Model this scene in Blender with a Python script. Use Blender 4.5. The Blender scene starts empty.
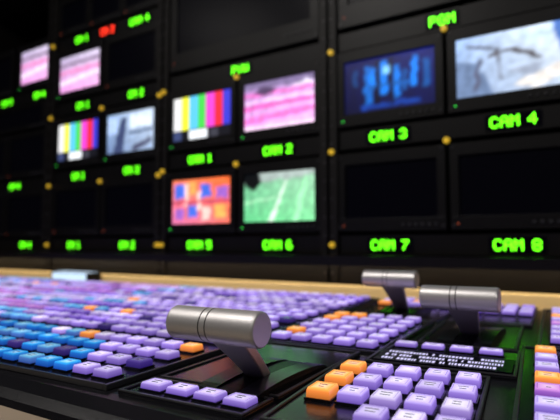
import bpy, math, random
from mathutils import Vector, Matrix, noise
random.seed(7)
CZ=0.9   # eye height; local Z below is measured from it
sc=bpy.context.scene
try: sc.view_settings.view_transform='Standard'
except Exception: pass

# ---------------- materials ----------------
def mat(name,col,rough=.5,metal=0,noise=0,scale=40,emis=None,es=0,spec=.5,aniso=0):
    m=bpy.data.materials.new(name); m.use_nodes=True
    nt=m.node_tree; b=nt.nodes['Principled BSDF']
    b.inputs['Base Color'].default_value=(*col,1); b.inputs['Roughness'].default_value=rough
    b.inputs['Metallic'].default_value=metal; b.inputs['Specular IOR Level'].default_value=spec
    if emis: b.inputs['Emission Color'].default_value=(*emis,1); b.inputs['Emission Strength'].default_value=es
    if noise:
        tc=nt.nodes.new('ShaderNodeTexCoord'); n=nt.nodes.new('ShaderNodeTexNoise'); n.inputs['Scale'].default_value=scale
        n.inputs['Detail'].default_value=4
        nt.links.new(tc.outputs['Object'],n.inputs['Vector'])
        mx=nt.nodes.new('ShaderNodeMix'); mx.data_type='RGBA'
        mx.inputs[6].default_value=(*[c*(1-noise) for c in col],1); mx.inputs[7].default_value=(*[min(1,c*(1+noise)) for c in col],1)
        nt.links.new(n.outputs['Fac'],mx.inputs[0]); nt.links.new(mx.outputs[2],b.inputs['Base Color'])
        bp=nt.nodes.new('ShaderNodeBump'); bp.inputs['Strength'].default_value=.15; bp.inputs['Distance'].default_value=.0006
        nt.links.new(n.outputs['Fac'],bp.inputs['Height']); nt.links.new(bp.outputs['Normal'],b.inputs['Normal'])
    return m
def attr_mat(name,strength,rough,base=.02):
    m=bpy.data.materials.new(name); m.use_nodes=True; nt=m.node_tree; b=nt.nodes['Principled BSDF']
    a=nt.nodes.new('ShaderNodeAttribute'); a.attribute_name='Col'
    mx=nt.nodes.new('ShaderNodeMix'); mx.data_type='RGBA'; mx.inputs[0].default_value=base
    mx.inputs[6].default_value=(0.01,.01,.01,1)
    nt.links.new(a.outputs['Color'],mx.inputs[7]); nt.links.new(mx.outputs[2],b.inputs['Base Color'])
    nt.links.new(a.outputs['Color'],b.inputs['Emission Color']); b.inputs['Emission Strength'].default_value=strength
    b.inputs['Roughness'].default_value=rough
    return m
M_bezel=mat('black_bezel_plastic',(.0035,.0032,.0036),.42,noise=.3,scale=60,spec=.22)
M_rack=mat('rack_powder_coat',(.006,.0052,.005),.5,noise=.3,scale=30,spec=.22)
M_glass=mat('dark_screen_glass',(.002,.002,.005),.30,spec=.08)
M_screen=attr_mat('lit_screen',1.4,.3)
M_led=attr_mat('led_dots',1.5,.4)
M_btn=attr_mat('lit_button_cap',1.18,.25,.25)
M_panel=mat('console_black_plastic',(.006,.006,.008),.24,noise=.35,scale=300)
M_plate=mat('module_plate_black',(.007,.007,.010),.20,noise=.3,scale=400)
M_rim=mat('module_rim_grey',(.026,.026,.03),.3)
M_metal=mat('satin_aluminium',(.62,.60,.60),.44,metal=.72,noise=.05,scale=500)
M_metal2=mat('lever_arm_metal',(.50,.49,.50),.4,metal=.7,noise=.06,scale=200)
M_groove=mat('groove_dark',(.08,.08,.08),.4,metal=.6)
M_legend=mat('legend_ink',(.05,.03,.12),.6)
M_desk=mat('desk_laminate_beige',(.32,.25,.18),.5,noise=.12,scale=25)
M_trim=mat('beige_trim',(.85,.66,.34),.45,noise=.08,scale=20)
M_wall=mat('wall_paint_dark',(.05,.05,.055),.8,noise=.15,scale=8)
M_floor=mat('floor_carpet',(.04,.042,.05),.95,noise=.4,scale=90)
M_ceil=mat('ceiling_paint',(.09,.09,.09),.9,noise=.1,scale=10)
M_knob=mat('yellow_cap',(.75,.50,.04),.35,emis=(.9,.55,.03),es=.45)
M_fix=mat('lamp_housing',(.3,.3,.3),.5)
M_diff=mat('lamp_diffuser',(.8,.8,.8),.6,emis=(1,.93,.82),es=1.5)

# ---------------- mesh builder ----------------
class MB:
    def __init__(s): s.v=[];s.f=[];s.m=[];s.c=[];s.mats=[];s.sm=[]
    def mi(s,m):
        if m not in s.mats: s.mats.append(m)
        return s.mats.index(m)
    def face(s,pts,m,col=(0,0,0),smooth=False):
        n=len(s.v); s.v+=[tuple(p) for p in pts]; s.f.append(tuple(range(n,n+len(pts)))); s.m.append(s.mi(m))
        s.c.append(col if isinstance(col,list) else [col]*len(pts)); s.sm.append(smooth)
    def mesh(s,vs,fs,m,cols=None,smooth=False):
        n=len(s.v); s.v+=[tuple(p) for p in vs]
        for k,f in enumerate(fs):
            s.f.append(tuple(n+i for i in f)); s.m.append(s.mi(m)); s.sm.append(smooth)
            c=cols[k] if cols else (0,0,0); s.c.append(c if isinstance(c,list) else [c]*len(f))
    def box(s,x0,x1,y0,y1,z0,z1,m,col=(0,0,0),T=None):
        vs=[(x0,y0,z0),(x1,y0,z0),(x1,y1,z0),(x0,y1,z0),(x0,y0,z1),(x1,y0,z1),(x1,y1,z1),(x0,y1,z1)]
        if T: vs=[T(*p) for p in vs]
        s.mesh(vs,[(3,2,1,0),(4,5,6,7),(0,1,5,4),(1,2,6,5),(2,3,7,6),(3,0,4,7)],m,[col]*6)
    def cyl(s,c,ax,r,h,m,n=20,col=(0,0,0)):
        vs=[]
        for k in range(n):
            a=2*math.pi*k/n
            vs.append((c[0]+r*math.cos(a),c[1],c[2]+r*math.sin(a)))
        for k in range(n):
            a=2*math.pi*k/n
            vs.append((c[0]+r*.82*math.cos(a),c[1]-h,c[2]+r*.82*math.sin(a)))
        fs=[(k,(k+1)%n,n+(k+1)%n,n+k) for k in range(n)]+[tuple(range(n,2*n)),tuple(range(n-1,-1,-1))]
        s.mesh(vs,fs,m,[col]*len(fs))
    def obj(s,name,bevel=0,parent=None):
        xs=[p[0] for p in s.v];ys=[p[1] for p in s.v];zs=[p[2] for p in s.v]
        o=Vector(((min(xs)+max(xs))/2,(min(ys)+max(ys))/2,min(zs)))
        me=bpy.data.meshes.new(name); me.from_pydata([tuple(Vector(p)-o) for p in s.v],[],s.f)
        for m in s.mats: me.materials.append(m)
        ca=me.color_attributes.new('Col','FLOAT_COLOR','CORNER')
        for p in me.polygons:
            p.material_index=s.m[p.index]; p.use_smooth=s.sm[p.index]
            for k in range(p.loop_total):
                c=s.c[p.index][k]; ca.data[p.loop_start+k].color=(c[0],c[1],c[2],1)
        ob=bpy.data.objects.new(name,me); ob.location=o+Vector((0,0,CZ)); sc.collection.objects.link(ob)
        if bevel:
            b=ob.modifiers.new('bevel','BEVEL'); b.width=bevel; b.segments=2; b.limit_method='ANGLE'; b.angle_limit=.6
        if parent:
            bpy.context.view_layer.update()
            ob.parent=parent; ob.matrix_parent_inverse=parent.matrix_world.inverted()
        return ob

# ---------------- dot font ----------------
F={'C':["01110","10001","10000","10000","10000","10001","01110"],
'A':["01110","10001","10001","11111","10001","10001","10001"],
'M':["10001","11011","10101","10101","10001","10001","10001"],
'P':["11110","10001","10001","11110","10000","10000","10000"],
'G':["01110","10001","10000","10111","10001","10001","01110"],
'V':["10001","10001","10001","10001","10001","01010","00100"],
'W':["10001","10001","10001","10101","10101","11011","10001"],
'1':["00100","01100","00100","00100","00100","00100","01110"],
'2':["01110","10001","00001","00110","01000","10000","11111"],
'3':["01110","10001","00001","00110","00001","10001","01110"],
'4':["00010","00110","01010","10010","11111","00010","00010"],
'5':["11111","10000","11110","00001","00001","10001","01110"],
'6':["01110","10000","10000","11110","10001","10001","01110"],
'7':["11111","00001","00010","00100","00100","01000","01000"],
'8':["01110","10001","10001","01110","10001","10001","01110"],
' ':["000"]*7}
GREEN=(.34,2.9,.02); RED=(2.8,.10,.04)
def dots(mb,text,xc,y,zc,p=.0029,col=GREEN):
    w=sum(len(F[c][0])+1 for c in text)-1
    x=xc-w*p/2
    for c in text:
        g=F[c]
        for r in range(7):
            for k,b in enumerate(g[r]):
                if b=='1':
                    a=x+k*p; zt=zc+3.5*p-r*p; e=p*.99
                    mb.face([(a,y,zt-e),(a+e,y,zt-e),(a+e,y,zt),(a,y,zt)],M_led,col)
        x+=(len(g[0])+1)*p

# ---------------- screens ----------------
def S(r,g,b): 
    f=lambda c:(c/255)**2.2
    return (f(r),f(g),f(b))
def pic(kind):
    L=[]
    R=lambda a,b,c,d,col:L.append(([(a,c),(b,c),(b,d),(a,d)],col))
    if kind=='bars':
        cols=[S(225,225,225),S(235,235,60),S(90,190,235),S(70,205,80),S(225,70,200),S(225,45,60),S(60,60,200)]
        for i,c in enumerate(cols): R(i/7,(i+1)/7,.24,1,c)
        R(0,1,0,.24,S(22,22,30)); R(.28,.6,.0,.22,S(235,240,245)); R(0,.14,0,.22,S(60,70,110)); R(.64,.78,0,.2,S(60,60,70))
    elif kind=='pink':
        L.append(([(0,0),(1,0),(1,1),(0,1)],[S(235,165,235),S(245,180,240),S(190,160,215),S(150,120,175)]))
        R(0,1,.86,1,S(120,105,145)); R(0,1,.70,.78,S(225,110,195)); R(0,1,.58,.62,S(250,215,250))
        L.append(([(0,.42),(1,.48),(1,.56),(0,.52)],S(225,90,185))); L.append(([(0,.12),(1,.26),(1,.38),(0,.27)],S(232,115,200)))
        L.append(([(.1,.78),(.3,.9),(.5,.8),(.3,.7)],S(80,60,95))); L.append(([(.7,.8),(.9,.92),(1,.8)],S(235,225,245)))
        R(0,1,.0,.07,S(250,215,245))
    elif kind=='blue':
        L.append(([(0,0),(1,0),(1,1),(0,1)],[S(4,6,45),S(6,12,60),S(10,24,100),S(6,14,70)]))
        for a,b,c,d,k in [(.24,.33,.15,.85,190),(.30,.36,.5,.8,235),(.42,.5,.30,.9,230),(.57,.63,.2,.8,225),(.66,.70,.3,.7,160),(.76,.82,.35,.9,245),(.88,.94,.3,.8,150),(.1,.15,.5,.8,120),(.28,.78,.42,.50,170)]:
            R(a,b,c,d,S(20,k*.52,k))
        R(.2,.85,.06,.14,S(20,60,150)); R(.45,.55,.66,.8,S(120,190,245)); R(.36,.41,.1,.95,S(3,4,30)); R(.52,.56,.1,.95,S(3,4,30))
    elif kind=='corridor':
        L.append(([(0,0),(1,0),(1,1),(0,1)],[S(135,155,190),S(180,195,215),S(225,235,245),S(150,180,225)]))
        L.append(([(.0,.0),(.35,.0),(.2,.55),(0,.65)],S(105,125,160)))
        L.append(([(.30,.66),(.52,.72),(.78,.50),(.76,.45),(.5,.65),(.3,.60)],S(70,60,60)))
        L.append(([(.10,.88),(.42,.74),(.42,.70),(.10,.82)],S(70,65,80)))
        L.append(([(.2,.62),(.24,.62),(.20,.1),(.16,.1)],S(80,80,100)))
        L.append(([(.36,.7),(.39,.7),(.42,.2),(.40,.2)],S(90,85,90)))
        L.append(([(.5,.12),(.95,.40),(1,.25),(.7,0)],S(225,220,215)))
        L.append(([(.45,.35),(.8,.42),(.7,.2)],S(150,160,180)))
        L.append(([(.55,.9),(.9,1),(.8,.6),(.7,.72)],S(200,222,248)))
        L.append(([(.84,1),(1,1),(1,.35),(.9,.6)],S(75,110,180)))
    elif kind=='orange':
        L.append(([(0,0),(1,0),(1,1),(0,1)],[S(215,110,160),S(235,110,90),S(240,105,50),S(235,120,80)]))
        for a,b,c,d,k in [(.04,.22,.58,.9,0),(.30,.42,.66,.95,1),(.5,.68,.58,.88,0),(.76,.95,.55,.8,2),(.06,.2,.1,.36,2),(.28,.44,.14,.42,0),(.52,.66,.08,.36,3),(.74,.92,.12,.4,1),(.22,.28,.4,.9,3),(.44,.5,.3,.7,3)]:
            R(a,b,c,d,[S(70,105,215),S(235,170,90),S(150,95,190),S(250,205,195)][k])
        R(0,1,.45,.52,S(190,70,100))
    elif kind=='pitch':
        L.append(([(0,0),(1,0),(1,1),(0,1)],[S(95,195,130),S(125,215,150),S(150,195,165),S(115,175,140)]))
        L.append(([(0,.78),(1,.90),(1,1),(0,1)],S(160,175,170)))
        L.append(([(.60,.85),(.64,.86),(.42,0),(.36,0)],S(220,248,225)))
        L.append(([(.0,.42),(.5,.5),(.5,.48),(0,.39)],S(190,240,200)))
        L.append(([(.7,.0),(.78,.0),(.9,.9),(.86,.9)],S(160,235,180)))
        L.append(([(0,1),(.22,1),(.26,.82),(.16,.66),(.05,.7),(0,.8)],S(10,14,16)))
    elif kind=='grey':
        L.append(([(0,0),(1,0),(1,1),(0,1)],[S(100,120,160),S(150,170,200),S(195,210,230),S(140,170,210)]))
        L.append(([(.12,0),(.35,0),(.42,.9),(.3,.9)],S(60,70,105))); R(.5,.92,.6,.9,S(220,230,240)); R(0,.2,.5,.9,S(170,195,235))
        L.append(([(.5,.1),(.9,.3),(.95,.2),(.6,0)],S(70,70,95)))
        L.append(([(.45,.5),(.95,.55),(.95,.48),(.45,.42)],S(80,95,125)))
    elif kind=='pinkw':
        L.append(([(0,0),(1,0),(1,1),(0,1)],[S(225,150,215),S(235,170,225),S(205,195,220),S(170,160,190)]))
        R(0,1,.74,.82,S(120,100,130)); R(0,1,.52,.62,S(225,130,190)); L.append(([(0,.2),(1,.36),(1,.46),(0,.33)],S(240,220,245)))
    return L
def inside(poly,u,v):
    c=False;n=len(poly)
    for i in range(n):
        x1,y1=poly[i];x2,y2=poly[i-1]
        if (y1>v)!=(y2>v) and u<(x2-x1)*(v-y1)/(y2-y1)+x1: c=not c
    return c
GC={}
def grid(kind,nx=66,ny=40):
    if kind in GC: return GC[kind]
    L=pic(kind); g=[]
    for j in range(ny+1):
        row=[]
        for i in range(nx+1):
            u=min(.999,max(.001,i/nx));v=min(.999,max(.001,j/ny)); col=(0,0,0)
            if kind!='bars':
                uu=min(.999,max(.001,u+.03*noise.noise((u*7,v*7,3)))); vv=min(.999,max(.001,v+.03*noise.noise((u*7,v*7,9))))
            else: uu,vv=u,v
            for poly,c in L:
                if inside(poly,uu,vv):
                    if isinstance(c,list):
                        col=tuple((c[0][k]*(1-u)+c[1][k]*u)*(1-v)+(c[3][k]*(1-u)+c[2][k]*u)*v for k in range(3))
                    else: col=c
            if kind!='bars':
                n=1+.35*noise.noise((u*14,v*9,5))+.25*noise.noise((u*35,v*24,1))
                col=tuple(max(0,x*n) for x in col)
            row.append(col)
        g.append(row)
    for _ in range(0 if kind=='bars' else 1):
        h=[[None]*(nx+1) for _ in range(ny+1)]
        for j in range(ny+1):
            for i in range(nx+1):
                a=[g[jj][ii] for jj in range(max(0,j-1),min(ny,j+1)+1) for ii in range(max(0,i-1),min(nx,i+1)+1)]
                h[j][i]=tuple(sum(x[k] for x in a)/len(a) for k in range(3))
        g=h
    GC[kind]=g; return g
def monitor(xc,z0,w=.228,h=.166,kind=None,sw=.195,sh=.116,soff=.026,name='broadcast_monitor'):
    mb=MB(); y0=.985; y1=1.10; x0=xc-w/2;x1=xc+w/2;z1=z0+h
    sx0=xc-sw/2;sx1=xc+sw/2;sz0=z0+soff;sz1=sz0+sh
    mb.box(x0,x1,y0,y1,z0,sz0,M_bezel); mb.box(x0,x1,y0,y1,sz1,z1,M_bezel)
    mb.box(x0,sx0,y0,y1,sz0,sz1,M_bezel); mb.box(sx1,x1,y0,y1,sz0,sz1,M_bezel)
    ys=y0+.005
    if kind is None:
        mb.face([(sx0,ys,sz0),(sx1,ys,sz0),(sx1,ys,sz1),(sx0,ys,sz1)],M_glass)
    else:
        nx,ny=66,40
        g=grid(kind,nx,ny)
        vs=[(sx0+sw*i/nx,ys,sz0+sh*j/ny) for j in range(ny+1) for i in range(nx+1)]
        fs=[];cs=[]
        for j in range(ny):
            for i in range(nx):
                a=j*(nx+1)+i; fs.append((a,a+1,a+nx+2,a+nx+1)); cs.append([g[j][i],g[j][i+1],g[j+1][i+1],g[j+1][i]])
        mb.mesh(vs,fs,M_screen,cs)
    zc=z0+soff*.45
    for k in range(6):
        a=x1-.02-k*.013
        mb.cyl((a,y0,zc),'y',.0032,.003,M_rim,12)
    mb.cyl((x0+.014,y0,zc),'y',.0018,.001,M_led,8,(.05,1.2,.1) if kind else (.3,.05,.02))
    for a in (x0+.006,x1-.006):
        for zz in (z0+.008,z1-.008): mb.cyl((a,y0,zz),'y',.003,.002,M_rim,10)
    return mb.obj(name,bevel=.0012)
def label(xc,zc,texts,w=.455,h=.040):
    mb=MB(); y0=.988
    mb.box(xc-w/2,xc+w/2,y0,1.05,zc-h/2,zc+h/2,M_bezel)
    for (tx,t,col) in texts:
        hw=(sum(len(F[c][0])+1 for c in t)*.0029)/2+.007
        mb.box(tx-hw,tx+hw,y0-.0015,y0+.004,zc-.0145,zc+.0145,M_glass)
        dots(mb,t,tx,y0-.0022,zc,col=col)
    return mb.obj('tally_label_display')

bays=[.288,-.2248,-.7290,-1.232,-1.737]
RPS=[.2262,.2262,.2225,.2215,.22]
sp=.118
SCR={(1,1):('blue','corridor'),(2,1):('bars','pink'),(2,0):('orange','pitch'),(3,1):('bars','grey'),(3,2):('pinkw',None),(0,1):('grey','bars')}
LAB={(1,0):('CAM 7','CAM 8'),(1,1):('CAM 3','CAM 4'),(2,0):('CAM 5','CAM 6'),(2,1):('CAM 1','CAM 2'),
     (3,0):('CM 1','CM 2'),(3,1):('CM 1','CM 2'),(3,2):('CM 1','CM 2')}
for bi,bx in enumerate(bays):
    RP=RPS[bi]
    mb=MB(); yf=.98
    for sx in (-1,1):
        xe=bx+sx*.2435
        mb.box(xe-.0125,xe+.0125,yf,1.40,-.9,.95,M_rack)
        for k in range(26):
            mb.cyl((xe,yf,-.1+k*.0445/1.0*.9),'y',.003,.0012,M_rim,8)
    mb.box(bx-.231,bx+.231,yf+.26,1.40,-.9,.95,M_rack)
    mb.box(bx-.231,bx+.231,yf,1.2,.90,.95,M_rack)
    mb.box(bx-.231,bx+.231,yf+.005,1.2,-.89,-.03,M_rack)
    rack=mb.obj('equipment_rack',bevel=.001)
    kb=MB()
    def knob(x,z): kb.cyl((x,.98 if abs(x-bx)>.1 else .984,z),'y',.0064,.006,M_knob,16)
    if bi!=4:
        rows=[0,1,2] if bi==3 else [0,1]
        for r in rows:
            z=r*RP-(.008 if (bi==3 and r) else 0)
            k=SCR.get((bi,r),(None,None)); t=LAB.get((bi,r),('CAM 8','CAM 8'))
            dx=.012*r if bi==3 else 0
            for j,sgn in enumerate((-1,1)):
                monitor(bx+sgn*sp,z+.029,kind=k[j])
            if bi==0: label(bx,z,[])
            else: label(bx,z,[(bx-sp+dx,t[0],GREEN),(bx+sp+dx,t[1],GREEN)])
            knob(bx-.2435,z-.024 if r else z)
            if r: knob(bx,z-.024)
            if bi in(1,3): knob(bx+.2435,z-.024 if r else z)
        if bi==1: knob(bx+.151+.045,0)
        if bi in(1,2,0):
            z=2*RP-.008
            label(bx,z,[] if bi==0 else [(bx+(-.004 if bi==1 else .008),'PGM' if bi==1 else 'PVW',GREEN)])
            monitor(bx,z+.032,w=.455,h=.36,sw=.41,sh=.28,soff=.05,name='large_broadcast_monitor')
            knob(bx-.2435,z-.02); knob(bx,z-.02)
        if bi==3:
            z=3*RP-.014
            label(bx,z,[(bx-.107,'CM 1',GREEN),(bx+.012,'CM 2',RED),(bx+.150,'CAM 4',GREEN)])
            for j in (-1,0,1):
                monitor(bx+j*.153,z+.028,w=.148,h=.125,sw=.125,sh=.085,soff=.022,name='small_broadcast_monitor')
            knob(bx-.2435,z)
    else:
        for z,t in ((0,(-1.86,-1.605)),(RP-.018,(-1.86,-1.68)),(.505,(-1.745,-1.555))):
            label(bx,z,[(t[0],'CM 3',GREEN),(t[1],'CM 4',GREEN)])
        for z in (0,RP-.018):
            for sgn in (-1,1): monitor(bx+sgn*sp,z+.027,h=.155,soff=.022)
        monitor(-1.585,.530,w=.20,sw=.17,kind='pinkw'); monitor(-1.828,.530)
        monitor(bx,.395,w=.455,h=.085,sw=.4,sh=.06,soff=.014,name='strip_monitor')
    if kb.v: kb.obj('screw_caps',parent=rack)

# ---------------- desk + trim ----------------
DT=-.122
mb=MB(); mb.box(-2.1,.7,.10,.972,DT-.035,DT,M_desk)
for lx in (-2.05,-1.0,.60):
    mb.box(lx,lx+.05,.16,.92,-.9,DT-.035,M_rack)
mb.box(-2.0,.6,.90,.92,-.6,DT-.035,M_rack)
mb.obj('control_desk',bevel=.004)
mb=MB(); mb.box(-2.1,.7,.955,.975,DT+.0005,-.083,M_trim); mb.obj('trim_1',bevel=.003)
# slim warm light bar under the rack lip, added to brighten the trim
mb=MB(); mb.box(-2.05,.65,.930,.976,-.030,-.022,M_bezel); mb.box(-2.05,.65,.928,.931,-.042,-.022,M_bezel); mb.box(-2.03,.63,.936,.950,-.0325,-.0302,M_diff); mb.obj('added_trim_light_bar')
for x in (-1.7,-1.1,-.5,.1):
    l=bpy.data.lights.new('trim_fill_light','AREA'); l.shape='RECTANGLE'; l.size=.6; l.size_y=.012; l.energy=.22; l.color=(1,.74,.38)  # added fill that warms and lifts the beige trim
    o=bpy.data.objects.new('trim_fill_light',l); o.location=(x,.942,CZ-.034); o.rotation_euler=(math.radians(18),0,0); sc.collection.objects.link(o)

# ---------------- console ----------------
def pz(y): return -.107+(y-.25)*.012
con=bpy.data.objects.new('vision_mixer_console',None); con.location=(-.6,.55,CZ+DT); sc.collection.objects.link(con)
def prof(mb,x0,x1,pts,m):
    n=len(pts); vs=[(x0,y,z) for y,z in pts]+[(x1,y,z) for y,z in pts]
    fs=[(i,(i+1)%n,n+(i+1)%n,n+i) for i in range(n)]+[tuple(range(n-1,-1,-1)),tuple(range(n,2*n))]
    mb.mesh(vs,fs,m)
mb=MB()
P=[(.222,DT),(.224,DT+.005),(.231,DT+.010),(.244,pz(.244)-.001),(.252,pz(.252)),(.872,pz(.872)),(.882,pz(.88)-.004),(.886,DT)]
prof(mb,-1.78,.30,P,M_panel)
mb.obj('housing',parent=con)

def rot(ox,oy,ang):
    ca,sa=math.cos(ang),math.sin(ang)
    return lambda x,y:(ox+x*ca-y*sa, oy+x*sa+y*ca)
def plate(mb,ox,oy,ang,w,d,h=.0022,m=M_plate,rim=True):
    R=rot(ox,oy,ang)
    def T(x,y,z):
        X,Y=R(x,y); return (X,Y,pz(Y)+z)
    mb.box(0,w,0,d,.0001,h,m,T=T)
    if rim:
        t=.0028
        for a in ((0,w,0,t),(0,w,d-t,d),(0,t,t,d-t),(w-t,w,t,d-t)):
            mb.box(a[0],a[1],a[2],a[3],h+.0001,h+.0016,M_rim,T=T)
LIL=S(212,198,244); BLU=S(50,175,230); ORA=S(255,172,80); PNK=S(228,160,228); WHT=S(238,232,248); CYA=S(115,210,238); VIO=S(180,152,238); DIM=S(80,66,125)
def jit(c,a=.18):
    k=1+random.uniform(-a,a); return tuple(x*k for x in c)
def button(mb,x,y,ang,w,d,h,col,legend=True,lift=.0024):
    R=rot(x,y,ang); z0=pz(y)+lift
    def ring(fw,fd,z):
        return [(*R(a*w*fw/2,b*d*fd/2),z) for a,b in ((-1,-1),(1,-1),(1,1),(-1,1))]
    n=ring(1.14,1.12,z0)+ring(1.14,1.12,z0+h*.22)
    mb.mesh(n,[(0,1,5,4),(1,2,6,5),(2,3,7,6),(3,0,4,7),(4,5,6,7)],M_panel)
    b=ring(1,1,z0+h*.2); m=ring(.97,.97,z0+h*.78); t=ring(.88,.90,z0+h); i=ring(.76,.76,z0+h*.97)
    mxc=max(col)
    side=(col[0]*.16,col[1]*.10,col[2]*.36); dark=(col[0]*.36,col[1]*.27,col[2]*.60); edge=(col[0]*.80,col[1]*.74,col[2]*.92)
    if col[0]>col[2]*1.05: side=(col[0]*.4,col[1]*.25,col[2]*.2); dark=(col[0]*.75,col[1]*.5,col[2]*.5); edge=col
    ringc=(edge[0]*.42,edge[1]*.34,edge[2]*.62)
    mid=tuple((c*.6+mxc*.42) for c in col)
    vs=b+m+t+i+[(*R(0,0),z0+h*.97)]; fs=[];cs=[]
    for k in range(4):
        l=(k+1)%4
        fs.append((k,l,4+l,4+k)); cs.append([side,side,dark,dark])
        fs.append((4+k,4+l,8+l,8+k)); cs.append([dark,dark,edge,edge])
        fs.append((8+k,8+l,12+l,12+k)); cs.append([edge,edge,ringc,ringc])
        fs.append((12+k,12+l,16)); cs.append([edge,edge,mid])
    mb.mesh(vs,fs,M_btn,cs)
    if legend:
        zt=z0+h*.97+.00025
        for yy,ww in ((.12,random.uniform(.3,.5)),(-.14,random.uniform(.15,.45))):
            if random.random()<.85:
                xs=-w*ww/2
                q=[R(xs,yy*d-.0008),R(-xs,yy*d-.0008),R(-xs,yy*d+.0008),R(xs,yy*d+.0008)]
                mb.face([(a,b_,zt) for a,b_ in q],M_legend)

mb=MB()
A1=math.radians(1.5)
R=rot(-.308,.256,A1)
def Tl(x,y,z):
    X,Y=R(x,y); return (X,Y,pz(Y)+z)
mb.box(-1.44,0,0,.608,.0001,.0022,M_plate,T=Tl)
for a in ((-1.44,0,-.003,0),(-1.44,0,.608,.611),(0,.0035,-.003,.611)):
    mb.box(a[0],a[1],a[2],a[3],.0001,.0045,M_rim,T=Tl)
plate(mb,-.291,.252,A1,.108,.038)
plate(mb,-.291,.294,A1,.108,.155)
plate(mb,-.303,.455,A1,.135,.205)
plate(mb,-.305,.664,A1,.135,.205)
A2=math.radians(5.5)
plate(mb,-.172,.256,A2,.120,.155)
plate(mb,-.172,.424,A2*.7,.122,.100)
plate(mb,-.155,.530,A2*.6,.094,.150)
plate(mb,-.157,.688,A2*.4,.096,.180)
plate(mb,-.036,.258,A2*.8,.14,.30)
plate(mb,-.046,.565,A2*.5,.15,.295)
mb.obj('module_plates',bevel=.0006,parent=con)

# left bank buttons
mb=MB()
R=rot(-.308,.256,A1)
rows=[];y=.018
for j in range(17):
    rows.append(y); y+=.0340+(.010 if j in(3,7,11) else 0)
for j,yy in enumerate(rows):
    if yy>.600: continue
    i=0; x=-.0195
    while x>-1.42:
        n=i%12
        gx=-x
        r=random.random()
        if j<4:
            lim=[1.5,2.5,3.5,5.5][j]
            col=LIL if i<lim else BLU
            if i>=lim and r<.22: col=CYA
        elif j<8:
            col=LIL
            if i>8: col=[VIO,LIL,WHT,VIO,LIL,CYA][(i//4+j*2)%6]
            if gx>.40: col=[PNK,PNK,LIL,CYA,PNK,LIL][(i//4+j)%6]
        elif j<12:
            col=LIL if gx<.30 else [WHT,LIL,VIO,CYA][((i//6)+j)%4]
            if gx>.62: col=[PNK,WHT,PNK,LIL][(i//5+j)%4]
        else:
            col=[LIL,WHT,LIL,VIO][(i//8+j)%4]
            if gx>.4 and j%2==0: col=[LIL,CYA,PNK][(i//9)%3]
        if r>.972 and j>2: col=ORA
        if 0.93<r<=.972: col=DIM
        if .88<r<=.93 : col=WHT
        c=jit(col,.28)
        X,Y=R(x,yy)
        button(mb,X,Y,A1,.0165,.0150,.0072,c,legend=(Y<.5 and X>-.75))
        x-=.0242+(.007 if n==11 else 0); i+=1
mb.obj('crosspoint_buttons',parent=con)

mb=MB()
for k in range(4): button(mb,-.2705+k*.0245,.270+k*.0006,A1,.0185,.014,.0055,jit(LIL,.06))
def block(ox,oy,ang,cols,rows,pc,pr,w,d,fn,h=.0072):
    R=rot(ox,oy,ang)
    for r in range(rows):
        for c in range(cols):
            col=fn(r,c)
            if col is None: continue
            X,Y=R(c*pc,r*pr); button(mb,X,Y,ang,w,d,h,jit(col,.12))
def f1(r,c):
    if r==0 and c<2: return None
    if r>0 and c==0: return ORA
    return LIL if random.random()<.8 else WHT
block(-.1545,.279,A2,5,4,.0218,.0345,.0168,.0190,f1,.0082)
def f2(r,c):
    if c==0 and r in(1,4): return ORA
    if (r,c) in((5,1),(5,0)): return ORA
    return LIL
block(-.288,.474,A1,5,6,.0245,.0335,.0172,.0170,f2)
block(-.158,.500,A2*.7,4,1,.0262,.03,.020,.012,lambda r,c:LIL,.005)
block(-.286,.796,A1,5,3,.0245,.028,.0175,.016,lambda r,c:ORA if (r,c) in((1,2),(0,0)) else LIL)
block(-.142,.775,A2*.4,4,3,.0220,.032,.0170,.018,lambda r,c:LIL if (r+c)%5 else VIO)
def f3(r,c):
    if r==4 and c<3: return ORA
    if r==7 and c==0: return ORA
    if r==3: return PNK
    return LIL
block(-.018,.290,A2*.8,4,8,.0245,.0340,.0175,.0190,f3)
block(-.027,.592,A2*.5,4,8,.0245,.0340,.0175,.0190,lambda r,c:ORA if (r,c) in((5,0),(5,1),(1,1),(6,1)) else (PNK if r==3 else LIL))
mb.obj('keypad_buttons',parent=con)

# LCD strip with small character cells
mb=MB(); R=rot(-.166,.433,A2*.7)
def Td(x,y,z):
    X,Y=R(x,y); return (X,Y,pz(Y)+z)
mb.box(0,.112,-.006,.040,.0024,.0050,M_glass,T=Td)
for rr in range(3):
    x=.006
    while x<.104:
        w=random.choice([.0012,.0018,.0024])
        if random.random()<.85:
            a0=-.001+rr*.013
            pts=[(x,a0),(x+w,a0),(x+w,a0+.0068),(x,a0+.0068)]
            mb.face([Td(a,b,.0053) for a,b in pts],M_led,S(190,185,225))
        x+=w+.0010
mb.obj('display_strip',parent=con)

mb=MB()
def Ts(x,y,z): return (x,y,DT+z)
mb.box(-1.33,-1.17,.900,.945,.001,.045,M_bezel,T=Ts); mb.face([Ts(-1.325,.8995,.018),Ts(-1.175,.8995,.018),Ts(-1.175,.8995,.043),Ts(-1.325,.8995,.043)],M_screen,S(190,215,235))
mb.face([Ts(-1.325,.903,.0455),Ts(-1.175,.903,.0455),Ts(-1.175,.942,.0455),Ts(-1.325,.942,.0455)],M_screen,S(180,205,230))
mb.obj('status_display',parent=con)

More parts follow.
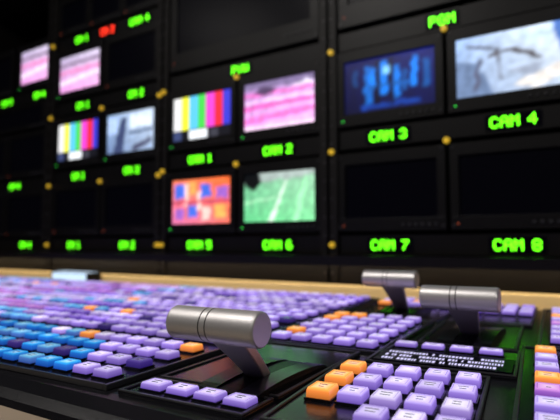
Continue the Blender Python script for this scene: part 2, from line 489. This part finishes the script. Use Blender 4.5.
# ---------------- T-bars ----------------
def tbar(hx,hy,hz,by):
    e=bpy.data.objects.new('t_bar_fader',None); e.location=(hx,by,CZ+pz(by)); sc.collection.objects.link(e)
    L=.0745; r=.0116
    prof_=[(-.5,0,1),(-.5,.80,1),(-.485,.97,0),(-.47,1,0),(-.10,1.0,0),(-.098,.95,2),(-.088,.95,2),(-.086,1.0,0),(-.025,1.0,0),(-.023,.95,2),(-.013,.95,2),(-.011,1.01,0),(.47,1.03,0),(.49,.99,0),(.5,.92,0),(.5,.0,1)]
    mb=MB(); n=56
    for (a,ra,_),(b,rb,mk) in zip(prof_[:-1],prof_[1:]):
        vs=[]
        for k in range(n):
            t=2*math.pi*k/n; vs.append((hx+a*L,hy+r*ra*math.cos(t),hz+r*ra*math.sin(t)))
        for k in range(n):
            t=2*math.pi*k/n; vs.append((hx+b*L,hy+r*rb*math.cos(t),hz+r*rb*math.sin(t)))
        fs=[(k,(k+1)%n,n+(k+1)%n,n+k)[::-1] for k in range(n)]
        mb.mesh(vs,fs,M_groove if mk==2 else M_metal,smooth=abs(a-b)>1e-6)
    mb.obj('handle_grip',parent=e)
    mb=MB(); secs=[]
    bz=pz(by)+.004
    N=8
    for k in range(N+1):
        t=k/N
        y=by+(hy-by)*(t**1.15); z=bz+(hz-bz)*t
        hw=.0085+.0085*(t**1.3); th=.0042
        dy=(hy-by);dz=(hz-bz);l=math.hypot(dy,dz);ny,nz=-dz/l,dy/l
        secs.append([(hx-hw,y+ny*th,z+nz*th),(hx+hw,y+ny*th,z+nz*th),(hx+hw,y-ny*th,z-nz*th),(hx-hw,y-ny*th,z-nz*th)])
    vs=[p for s_ in secs for p in s_]; fs=[]
    for k in range(N):
        for i in range(4):
            j=(i+1)%4; fs.append((4*k+i,4*k+j,4*k+4+j,4*k+4+i)[::-1])
    fs.append((0,1,2,3)); fs.append((4*N+3,4*N+2,4*N+1,4*N))
    mb.mesh(vs,fs,M_metal2); mb.obj('lever_arm',bevel=.0012,parent=e)
    mb=MB(); hl=.058; N=14
    for (xa,xb,up,m) in ((-.026,-.010,0,M_panel),(.010,.026,0,M_panel),(-.010,.010,-.0022,M_glass)):
        vs=[]
        for k in range(N+1):
            t=-1+2*k/N; y=by+.006+t*hl; z=pz(y)+.0022+.0075*math.sqrt(max(0,1-t*t))+up*(1-t*t)
            vs+= [(hx+xa,y,z),(hx+xb,y,z),(hx+xb,y,pz(y)+.001),(hx+xa,y,pz(y)+.001)]
        fs=[]
        for k in range(N):
            for i in range(4):
                j=(i+1)%4; fs.append((4*k+i,4*k+j,4*k+4+j,4*k+4+i))
        fs+= [(3,2,1,0),(4*N,4*N+1,4*N+2,4*N+3)]
        mb.mesh(vs,fs,m)
    mb.obj('slot_guard',parent=e)
tbar(-.2165,.271,-.0545,.325)
tbar(-.110,.519,-.0525,.578)
tbar(-.232,.667,-.0465,.722)

# ---------------- room ----------------
def room(name,a,m):
    mb=MB(); mb.box(*a,m); return mb.obj(name)
room('floor',(-2.7,1.3,-1.6,1.7,-.95,-.90),M_floor)
room('ceiling',(-2.7,1.3,-1.6,1.7,1.30,1.35),M_ceil)
room('wall_back',(-2.7,1.3,1.60,1.7,-.90,1.30),M_wall)
room('wall_front',(-2.7,1.3,-1.6,-1.5,-.90,1.30),M_wall)
room('wall_left',(-2.7,-2.6,-1.5,1.6,-.90,1.30),M_wall)
room('wall_right',(1.2,1.3,-1.5,1.6,-.90,1.30),M_wall)
def lamp(x,y,e,sx=.5,sy=.10,col=(1,.95,.9)):
    mb=MB(); mb.box(x-sx/2-.02,x+sx/2+.02,y-sy/2-.02,y+sy/2+.02,1.255,1.299,M_fix); mb.box(x-sx/2,x+sx/2,y-sy/2,y+sy/2,1.248,1.2545,M_diff)
    mb.obj('ceiling_lamp')
    l=bpy.data.lights.new('lamp_light','AREA'); l.shape='RECTANGLE'; l.size=sx; l.size_y=sy; l.energy=e; l.color=col
    o=bpy.data.objects.new('lamp_light',l); o.location=(x,y,CZ+1.243); sc.collection.objects.link(o)
lamp(-.75,-.15,12,sy=.25); lamp(.45,-.65,8.0,sy=.2); lamp(-1.7,-.3,4,sy=.2)
w=bpy.data.worlds.new('world'); sc.world=w; w.use_nodes=True
w.node_tree.nodes['Background'].inputs[0].default_value=(.05,.055,.07,1); w.node_tree.nodes['Background'].inputs[1].default_value=.3

# ---------------- camera ----------------
cd=bpy.data.cameras.new('cam'); cam=bpy.data.objects.new('camera',cd); sc.collection.objects.link(cam); sc.camera=cam
cd.sensor_width=36; cd.lens=36*500/560; cd.clip_start=.01
cam.location=(0,0,CZ); cam.rotation_euler=(math.radians(94),0,math.radians(31.5))
cd.dof.use_dof=True; cd.dof.focus_distance=.37; cd.dof.aperture_fstop=6.0
